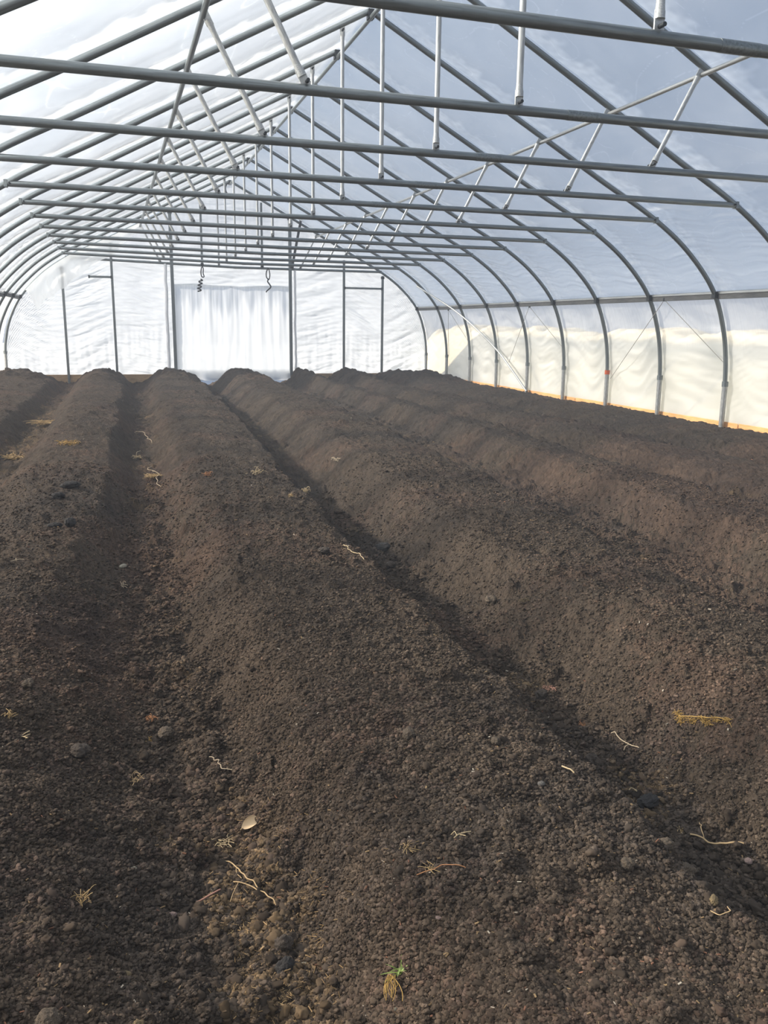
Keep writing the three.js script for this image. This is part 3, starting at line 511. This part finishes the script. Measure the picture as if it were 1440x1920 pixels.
// ---------------------------------------------------------------- stones, clods, roots and straw lying on the soil
{
  const flat = (c, r = 0.85) => new THREE.MeshStandardMaterial({ color: new THREE.Color(...c), roughness: r });
  const grain = texture(256, 256, (x, y) => { const q = 205 + 60 * noise(x / 5, y / 5, 801) + 40 * noise(x / 17, y / 17, 802); return [q, q, q].map((v) => clamp(v, 60, 255)); }, true);
  const mineral = (c) => { const m = flat(c, 0.9); m.map = grain; m.bumpMap = grain; m.bumpScale = 0.003; return m; };
  const C = { pale: mineral([0.50, 0.46, 0.36]), pink: mineral([0.50, 0.36, 0.32]), earth: mineral([0.075, 0.056, 0.042]), brown: mineral([0.135, 0.10, 0.068]), tan: mineral([0.34, 0.25, 0.13]), black: mineral([0.03, 0.027, 0.026]), grey: mineral([0.24, 0.22, 0.20]),
    twig: flat([0.40, 0.32, 0.22]), root: flat([0.38, 0.265, 0.14]), straw: flat([0.36, 0.25, 0.115]), gold: flat([0.34, 0.21, 0.055]), rust: flat([0.34, 0.16, 0.07]), paleStraw: flat([0.44, 0.34, 0.20]), rose: flat([0.36, 0.19, 0.14]), leaf: flat([0.58, 0.42, 0.25], 0.6) };
  C.green = new THREE.MeshPhysicalMaterial({ color: new THREE.Color(0.15, 0.21, 0.04), roughness: 0.55, side: THREE.DoubleSide });
  const top = (x, z) => Math.max(soil(x, z, 1), soil(x + 0.008, z, 1), soil(x, z + 0.008, 1), soil(x - 0.008, z, 1)) ;
  function lump(sx, sy, sz, s, rough = 0.2) {
    const g = mergeVertices(new THREE.IcosahedronGeometry(1, 9).deleteAttribute('normal')), p = g.attributes.position;
    for (let i = 0; i < p.count; i++) { const x = p.getX(i), y = p.getY(i), z = p.getZ(i), k = 1 + rough * noise(x * 1.4 + s, y * 1.4 + z * 0.9, 810 + s) + rough * 0.5 * noise(x * 3.2 + y, z * 3.2 - y * 2, 820 + s) + rough * 0.35 * noise(x * 8 + y * 3, z * 8 + s, 830); p.setXYZ(i, x * k * sx, y * k * sy, z * k * sz); }
    g.computeVertexNormals(); return g;
  }
  // [x, z, half length, half height, half width, turn, material, name, category, label]
  const LUMPS = [
    [-2.925, -5.003, 0.030, 0.013, 0.015, 0.9, C.pale, 'stone', 'stone', 'pale oval stone beside the left furrow, the palest lump there'],
    [-1.195, -1.777, 0.012, 0.009, 0.011, 0, C.pink, 'stone', 'stone', 'small pinkish white pebble by the big root at the right edge'],
    [-2.103, -2.243, 0.020, 0.018, 0.019, 0.4, C.brown, 'soil_clod', 'clod', 'round brown clod sitting in a pit on the middle of the long centre bed'],
    [-1.869, -2.118, 0.014, 0.012, 0.014, 0.2, C.brown, 'soil_clod', 'clod', 'small round brown clod right of the clod in the pit'],
    [-2.933, -1.490, 0.013, 0.012, 0.011, 0.6, C.tan, 'soil_clod', 'clod', 'tan upright clod low in the left foreground'],
    [-2.952, -1.673, 0.011, 0.009, 0.008, 2.4, C.tan, 'stone', 'stone', 'yellowish tan chip of stone in the dark hollow at lower left'],
    [-1.841, -1.881, 0.012, 0.008, 0.009, 0.3, C.grey, 'stone', 'stone', 'smooth grey oval pebble right of centre on the long bed'],
    [-1.677, -1.364, 0.012, 0.010, 0.009, 1.0, C.tan, 'soil_clod', 'clod', 'golden tan clod near the right bottom corner'],
    [-3.079, -2.643, 0.030, 0.022, 0.026, 0.4, C.earth, 'soil_clod', 'clod', 'large rounded dark clod on the left bed beside a pale straw curl'],
    [-2.799, -2.971, 0.030, 0.020, 0.026, 1.2, C.brown, 'soil_clod', 'clod', 'rounded brown clod in the left furrow beyond the zigzag twig'],
    [-3.252, -2.984, 0.020, 0.015, 0.018, 0.1, C.brown, 'soil_clod', 'clod', 'brown clod on the left bed near the left edge'],
    [-3.303, -5.339, 0.042, 0.018, 0.024, 0.2, C.black, 'soil_clod', 'clod', 'flat black clod on the left bed, left one of a touching pair'],
    [-3.221, -5.399, 0.038, 0.030, 0.030, 0.9, C.black, 'soil_clod', 'clod', 'tall black clod on the left bed, right one of a touching pair'],
    [-3.279, -6.787, 0.070, 0.026, 0.034, 0.1, C.black, 'soil_clod', 'clod', 'long black clod on the left bed, farther of two near each other'],
    [-3.355, -6.444, 0.046, 0.026, 0.034, 0.4, C.black, 'soil_clod', 'clod', 'short black clod on the left bed, nearer of two near each other'],
    [-3.091, -1.450, 0.024, 0.019, 0.022, 0.5, C.brown, 'soil_clod', 'clod', 'large brown clod at the bottom edge, left of all'],
    [-2.599, -1.692, 0.024, 0.019, 0.020, 0.7, C.black, 'soil_clod', 'clod', 'wet black clod beside a pale flake, left of the green seedling'],
    [-2.590, -1.760, 0.022, 0.020, 0.022, 0.1, C.earth, 'soil_clod', 'clod', 'dark brown clod just behind the wet black clod'],
    [-1.629, -1.604, 0.020, 0.017, 0.019, 0.2, C.brown, 'soil_clod', 'clod', 'brown clod on the edge above the right shadowed furrow'],
    [-1.820, -1.494, 0.018, 0.014, 0.017, 0.3, C.brown, 'soil_clod', 'clod', 'brown clod on the lower right of the long centre bed'],
    [-1.590, -1.560, 0.022, 0.014, 0.018, 1.3, C.brown, 'soil_clod', 'clod', 'crumbly brown clod right beside the clod on the furrow edge'],
    [-1.033, -3.963, 0.034, 0.028, 0.030, 0.2, C.brown, 'soil_clod', 'clod', 'rounded brown clod on the flank right of the shadowed furrow'],
    [-1.176, -5.453, 0.058, 0.034, 0.044, 0.1, C.black, 'soil_clod', 'clod', 'big black clod at the bottom of the shadowed right furrow'],
    [-1.242, -5.075, 0.036, 0.024, 0.032, 0.8, C.earth, 'soil_clod', 'clod', 'dark clod in the right furrow in front of the big black clod'],
    [-1.832, -4.482, 0.034, 0.018, 0.028, 0.3, C.earth, 'soil_clod', 'clod', 'dark low clod on the bed left of the bent white twig'],
    [-1.271, -2.163, 0.042, 0.020, 0.028, 0.4, C.black, 'soil_clod', 'clod', 'black clod overhanging the hollow in the right furrow'],
    [-1.31, -2.46, 0.024, 0.018, 0.022, 0.4, C.earth, 'soil_clod', 'clod', 'dark clod in the right furrow below the forked root'],
    [-1.22, -3.02, 0.026, 0.020, 0.022, 0.4, C.earth, 'soil_clod', 'clod', 'dark clod in the right furrow beside the pinkish chaff'],
  ];
  LUMPS.forEach(([x, z, a, b, c, t, m, n, cat, label], i) => { const g = lump(a, b, c, i * 1.7, n === 'stone' ? 0.12 : 0.26); g.rotateY(t); const o = single(n, g, m, label, cat); o.position.set(x, soil(x, z, 0) + 0.004 + b * 0.8, z); });
  // thin crooked pieces: [points [x, z] ...], radius, lift
  const along = (pts, r, lift = 0.004, arch = 0) => pts.map(([x, z], i) => V(x, top(x, z) + r * 0.9 + 0.004 + lift * (i % 2 ? 1 : 0.3) + arch * Math.sin(Math.PI * i / (pts.length - 1)), z));
  const crook = (pts, r0, arch, lift = 0.004) => { // crooked and a little uneven
    const r = r0 * 0.66, fine = []; pts.forEach((q, i) => { if (i) { const o = pts[i - 1], l = Math.hypot(q[0] - o[0], q[1] - o[1]), n = Math.max(2, Math.min(6, Math.round(l / 0.018))); for (let j = 1; j <= n; j++) { const t = j / n, w = j < n ? 0.10 * l : 0; fine.push([mix(o[0], q[0], t) + w * noise(q[0] * 90 + j * 1.7, q[1] * 70, 840), mix(o[1], q[1], t) + w * noise(q[1] * 90 + j * 1.3, q[0] * 70, 841)]); } } else fine.push(q); });
    const P = along(fine, r, lift, arch); for (let k = 0; k < 2; k++) for (let i = 1; i < P.length - 1; i++) P[i].y = Math.max(P[i].y, (P[i - 1].y + P[i + 1].y) / 2);
    return new THREE.TubeGeometry(new THREE.CatmullRomCurve3(P, false, 'catmullrom', 0.3), fine.length * 5, r, 7, false);
  };
  const piece = (name, cat, label, mat, runs) => { const t = thing(name, label, cat); const [x0, z0] = runs[0][0][0], y0 = soil(x0, z0, 0); t.position.set(x0, y0, z0); runs.forEach(([pts, r, arch], i) => { const g = crook(pts, r, arch ?? 0); g.translate(-x0, -y0, -z0); part(i ? 'branch' : 'stem', g, mat, t); }); return t; };
  piece('twig', 'twig', 'pale zigzag twig on the flank right of the left furrow', C.twig, [[[[-2.667, -2.715], [-2.653, -2.694], [-2.639, -2.589], [-2.606, -2.573]], 0.0022]]);
  piece('root', 'root', 'forked pale root on the flank right of the shadowed furrow', C.twig, [[[[-1.145, -2.593], [-1.138, -2.526], [-1.127, -2.436]], 0.0024], [[[-1.133, -2.49], [-1.15, -2.487], [-1.163, -2.478]], 0.0019]]);
  piece('twig', 'twig', 'bent white twig on the edge of the shadowed furrow, beyond the middle', C.paleStraw, [[[[-1.693, -4.594], [-1.694, -4.509], [-1.679, -4.392], [-1.661, -4.266]], 0.003], [[[-1.693, -4.54], [-1.707, -4.54]], 0.003]]);
  piece('root', 'root', 'long pale root with a side shoot at the right edge of the foreground', C.root, [[[[-1.268, -1.949], [-1.244, -1.895], [-1.213, -1.853], [-1.171, -1.829]], 0.0042], [[[-1.204, -1.989], [-1.242, -1.93], [-1.248, -1.907]], 0.0022, 0.012]]);
  piece('root', 'root', 'wavy tan root in the chaff of the left furrow, farther of two', C.root, [[[[-2.683, -2.166], [-2.656, -2.113], [-2.637, -2.042], [-2.621, -2.023], [-2.611, -1.995]], 0.0028], [[[-2.656, -2.113], [-2.66, -2.07], [-2.65, -2.05]], 0.0018]]);
  piece('root', 'root', 'wavy tan root in the chaff of the left furrow, nearer of two', C.root, [[[[-2.673, -2.046], [-2.641, -2.021], [-2.6, -1.974], [-2.578, -1.922]], 0.0026], [[[-2.66, -2.035], [-2.68, -2.0], [-2.69, -1.98]], 0.0016]]);
  piece('stick', 'stick', 'straight pinkish stick in the left furrow in the foreground', C.rose, [[[[-2.777, -1.973], [-2.745, -1.995], [-2.711, -2.016]], 0.0034]]);
  piece('root', 'root', 'short pale root lying across the lower middle of the long bed', C.paleStraw, [[[[-2.175, -1.70], [-2.155, -1.707], [-2.125, -1.712]], 0.0018], [[[-2.165, -1.703], [-2.172, -1.725]], 0.0016, 0.006], [[[-2.158, -1.705], [-2.15, -1.685]], 0.0014]]);
  piece('stick', 'stick', 'stubby pale stick on the right side of the long bed', C.paleStraw, [[[[-1.737, -1.952], [-1.728, -1.935], [-1.716, -1.918]], 0.0034]]);
  piece('twig', 'twig', 'curled pale twig in the shadow of the right furrow', C.paleStraw, [[[[-1.30, -2.24], [-1.287, -2.245], [-1.28, -2.22], [-1.262, -2.25]], 0.002, 0.012]]);
  piece('twig', 'twig', 'thin straight twig crossing the chaff in the left furrow, far off', C.twig, [[[[-2.64, -8.9], [-2.61, -8.35], [-2.565, -7.8]], 0.004, 0.03]]);
  piece('twig', 'twig', 'long pale curved twig bridging the far left furrow', C.twig, [[[[-2.70, -12.1], [-2.60, -11.7], [-2.55, -11.2], [-2.52, -10.8]], 0.0045, 0.03]]);
  piece('twig', 'twig', 'short pale twig in the shadow of the far left furrow', C.twig, [[[[-2.73, -10.1], [-2.70, -10.2], [-2.645, -10.34]], 0.0045, 0.03]]);
  piece('twig', 'twig', 'forked pale twig near the left edge, halfway up the left bed', C.twig, [[[[-3.48, -4.62], [-3.45, -4.65], [-3.42, -4.66]], 0.003], [[[-3.455, -4.645], [-3.46, -4.69]], 0.0022]]);
  piece('root', 'root', 'dark thin root beside the short pale root on the long bed', C.rust, [[[[-2.30, -1.62], [-2.24, -1.615], [-2.19, -1.59]], 0.0018]]);
  piece('root', 'root', 'thin curled tan root at the far lower right of the long bed', C.root, [[[[-1.70, -1.345], [-1.695, -1.322], [-1.67, -1.318], [-1.655, -1.345]], 0.0016, 0.004]]);
  // tufts of straw: a tangle of thin stalks
  function tuft(n, w, h, r, len, dir = 0, spread = 6.28) {
    const out = [];
    for (let i = 0; i < n; i++) {
      const a = dir + rr(-0.5, 0.5) * spread, x = rr(-w, w) * 0.9, z = rr(-w, w) * 0.9, l = len * rr(0.2, 0.8) ** 1.4, y = h * rr(-0.2, 0.5), k = V(x, y, z), e = V(x + Math.cos(a) * l, y + rr(-0.3, 0.6) * h, z + Math.sin(a) * l), m = k.clone().lerp(e, 0.5).add(V(rr(-0.2, 0.2) * l, rr(0.0, 0.8) * h, rr(-0.2, 0.2) * l));
      out.push(new THREE.TubeGeometry(new THREE.QuadraticBezierCurve3(k, m, e), 5, r * rr(0.35, 0.8), 5, false));
    }
    return merge(out);
  }
  // [x, z, count, width, height, radius, length, material, label]
  const TUFTS = [
    [-2.681, -2.264, 46, 0.026, 0.014, 0.0015, 0.045, C.paleStraw, 'pale straw tuft at the head of the chaff in the left furrow'],
    [-2.913, -2.576, 40, 0.022, 0.018, 0.0016, 0.034, C.root, 'brown straw tuft in the dark left furrow, nearer of two'],
    [-2.852, -3.055, 40, 0.020, 0.016, 0.0016, 0.034, C.rust, 'rusty orange straw tuft in the dark left furrow, farther of two'],
    [-2.86, -2.93, 14, 0.006, 0.016, 0.0016, 0.02, C.gold, 'tiny golden straw tuft just in front of the rusty one'],
    [-3.294, -2.753, 22, 0.014, 0.028, 0.0014, 0.03, C.straw, 'small upright straw tuft at the left edge of the picture'],
    [-3.243, -2.652, 10, 0.012, 0.008, 0.0022, 0.045, C.paleStraw, 'pale straw curl beside the large dark clod on the left bed'],
    [-3.05, -1.893, 26, 0.014, 0.03, 0.0014, 0.06, C.straw, 'tan straw clump on the left bed in the foreground'],
    [-2.286, -1.724, 16, 0.02, 0.006, 0.0010, 0.06, C.straw, 'faint loose straw wisps on the long bed above the seedling'],
    [-2.264, -1.63, 12, 0.012, 0.005, 0.0010, 0.04, C.straw, 'fine straw wisps on the long bed just above the seedling'],
    [-3.908, -12.944, 80, 0.10, 0.05, 0.006, 0.3, C.straw, 'straw heap in the leftmost furrow, farther of two'],
    [-4.045, -9.988, 80, 0.10, 0.05, 0.005, 0.24, C.straw, 'straw heap in the leftmost furrow, nearer of two'],
    [-3.416, -9.316, 70, 0.09, 0.04, 0.004, 0.12, C.gold, 'orange straw wisp on top of the left bed'],
    [-2.618, -8.21, 70, 0.05, 0.03, 0.004, 0.12, C.straw, 'straw tuft under the twig in the far left furrow'],
    [-2.72, -9.7, 40, 0.04, 0.03, 0.004, 0.08, C.paleStraw, 'pale tuft in the shadow of the far left furrow'],
    [-2.223, -6.974, 26, 0.03, 0.03, 0.004, 0.05, C.rust, 'rusty chaff bit on the long bed, beyond its middle'],
    [-1.806, -7.036, 34, 0.04, 0.05, 0.003, 0.10, C.paleStraw, 'pale dead grass tuft on the long bed, beyond its middle'],
    [-1.157, -2.767, 50, 0.022, 0.008, 0.0013, 0.022, C.rust, 'orange chaff patch in the right furrow beside the forked root'],
    [-1.142, -3.087, 46, 0.03, 0.008, 0.0016, 0.024, C.rose, 'pinkish chaff patch in the right furrow, farther of two'],
    [-2.934, -4.712, 12, 0.010, 0.03, 0.003, 0.05, C.twig, 'pale curl of straw in the left furrow below the pale stone'],
    [-2.679, -1.876, 40, 0.04, 0.006, 0.0013, 0.03, C.straw, 'scattered straw in the left furrow beside the straight stick'],
    [-2.637, -1.62, 46, 0.05, 0.006, 0.0012, 0.026, C.straw, 'scattered straw at the bottom edge of the left furrow'],
    [-1.521, -6.448, 26, 0.02, 0.05, 0.003, 0.07, C.paleStraw, 'pale dead grass standing on the edge of the shadowed furrow'],
    [-1.74, -5.9, 16, 0.02, 0.02, 0.003, 0.05, C.straw, 'small straw bit near the edge of the long bed, far off'],
    [-0.784, -8.273, 40, 0.03, 0.03, 0.004, 0.10, C.twig, 'pale straw tuft on the flank right of the far shadowed furrow'],
    [-1.26, -1.99, 30, 0.02, 0.006, 0.0013, 0.03, C.straw, 'bits of straw beside the long root at the right edge'],
    [-0.95, -3.72, 34, 0.03, 0.012, 0.002, 0.04, C.tan, 'tan chaff patch on the flank right of the shadowed furrow'],
  ];
  for (const [x, z, n, w, h, r, l, m, label] of TUFTS) { const o = single('straw_tuft', tuft(n, w, h, r, l), m, label, 'straw'); o.position.set(x, soil(x, z, 0) + 0.008, z); }
  { // yellow fibrous root, lying in an S
    const pts = [[-0.975, -2.43], [-0.985, -2.40], [-0.972, -2.37], [-0.968, -2.345], [-0.955, -2.32], [-0.952, -2.295], [-0.93, -2.278], [-0.912, -2.24]], t = thing('root', 'bushy yellow fibrous root on the right bed in the foreground', 'root', null, V(-0.95, soil(-0.95, -2.32, 0), -2.32));
    const g = crook(pts, 0.0028, 0.008, 0.006); g.translate(-t.position.x, -t.position.y, -t.position.z); part('stem', g, C.gold, t);
    const hairs = []; for (let i = 0; i < 260; i++) { const [x, z] = pts[Math.floor(rnd() * pts.length)], a = rr(0, 6.28), l = rr(0.006, 0.022), k = V(x + rr(-0.008, 0.008), soil(x, z, 0) + rr(0.006, 0.02), z + rr(-0.012, 0.012)), e = k.clone().add(V(Math.cos(a) * l, rr(-0.008, 0.012), Math.sin(a) * l)); hairs.push(new THREE.TubeGeometry(new THREE.QuadraticBezierCurve3(k, k.clone().lerp(e, 0.5).add(V(0, rr(0, 0.008), 0)), e), 3, 0.0008, 4, false)); }
    const hg = merge(hairs); hg.translate(-t.position.x, -t.position.y, -t.position.z); part('root_hairs', hg, C.gold, t);
  }
  { // curled dry leaf
    const g = sheet(16, 10, (u, v) => { const w = Math.sin(Math.PI * clamp(u, 0.02, 0.98)) ** 0.7, a = (v - 0.5) * 2.4 * w; return [V((u - 0.5) * 0.05, 0.010 - 0.009 * Math.cos(a) + 0.006 * Math.sin(u * 3), Math.sin(a) * 0.014), [u, v]]; });
    const m = C.leaf.clone(); m.side = THREE.DoubleSide; const t = thing('dry_leaf', 'curled dry pale brown leaf at the edge of the left furrow', 'leaf', null, V(-2.588, soil(-2.588, -2.309, 0) + 0.016, -2.309)); t.rotation.set(0.75, 0.5, -0.25); t.scale.setScalar(1.25);
    part('blade', g, m, t); part('midrib', rod(V(-0.03, 0.001, 0), V(0.025, 0.003, 0), 0.0011, 6), C.root, t);
  }
  for (const [x, z, s, label, mat] of [[-2.552, -1.693, 0.010, 'pale flake of bark beside the wet black clod', C.pale], [-2.42, -1.40, 0.006, 'pale flake of bark at the bottom edge below the seedling', C.pale], [-2.29, -1.50, 0.007, 'pale flake right of the seedling', C.pink], [-2.84, -1.93, 0.010, 'pinkish flake in the dark hollow of the left furrow', C.pink], [-2.93, -2.06, 0.008, 'white flake on the left bed near the tan straw clump', C.pale]]) {
    const g = lump(s, s * 0.35, s * 0.6, x * 9, 0.35); const o = single('bark_flake', g, mat, label, 'flake'); o.position.set(x, top(x, z) + s * 0.2, z); o.rotation.set(0.3, rr(0, 3), -0.2);
  }
  { // seedling lying on its side with bare roots
    const x = -2.395, z = -1.462, t = thing('grass_seedling', 'small uprooted green grass seedling with orange roots in the foreground', 'seedling', null, V(x, soil(x, z, 0) + 0.012, z));
    for (let i = 0; i < 19; i++) {
      const a = rr(-0.9, 4.1), l = rr(0.02, 0.046), up = rr(0.15, 1.0), d = V(Math.cos(a) * 0.8, up, -Math.sin(a)).normalize(), side = V(-d.z, 0, d.x).normalize();
      const base = V(rr(-0.009, 0.009), rr(0, 0.008), rr(-0.012, 0.006)); const g = sheet(8, 2, (u, v) => { const w = 0.0017 * (1 - u * u), p = base.clone().addScaledVector(d, l * u).addScaledVector(V(0, -1, 0), 0.010 * u * u).addScaledVector(side, (v - 0.5) * 2 * w); p.y += Math.abs(v - 0.5) * 0.0012; return [p, [u, v]]; });
      part('leaf', g, C.green, t);
    }
    const mk = (n, sx, ex, r) => { const out = []; for (let i = 0; i < n; i++) { const k = V(rr(-0.012, 0.006) + sx, rr(0, 0.008), rr(-0.004, 0.01)), e = V(k.x + rr(-0.018, 0.01) + ex, rr(-0.008, 0.006), k.z + rr(0.005, 0.06)), m = k.clone().lerp(e, 0.5).add(V(rr(-0.016, 0.016), rr(0, 0.012), rr(-0.01, 0.01))); out.push(new THREE.TubeGeometry(new THREE.QuadraticBezierCurve3(k, m, e), 6, r * rr(0.6, 1.3), 5, false)); } return merge(out); };
    part('roots', mk(24, -0.014, -0.008, 0.0007), C.gold, t); part('roots', mk(4, 0.01, 0.014, 0.0008), C.paleStraw, t);
  }
}
renderer.render(scene, camera);
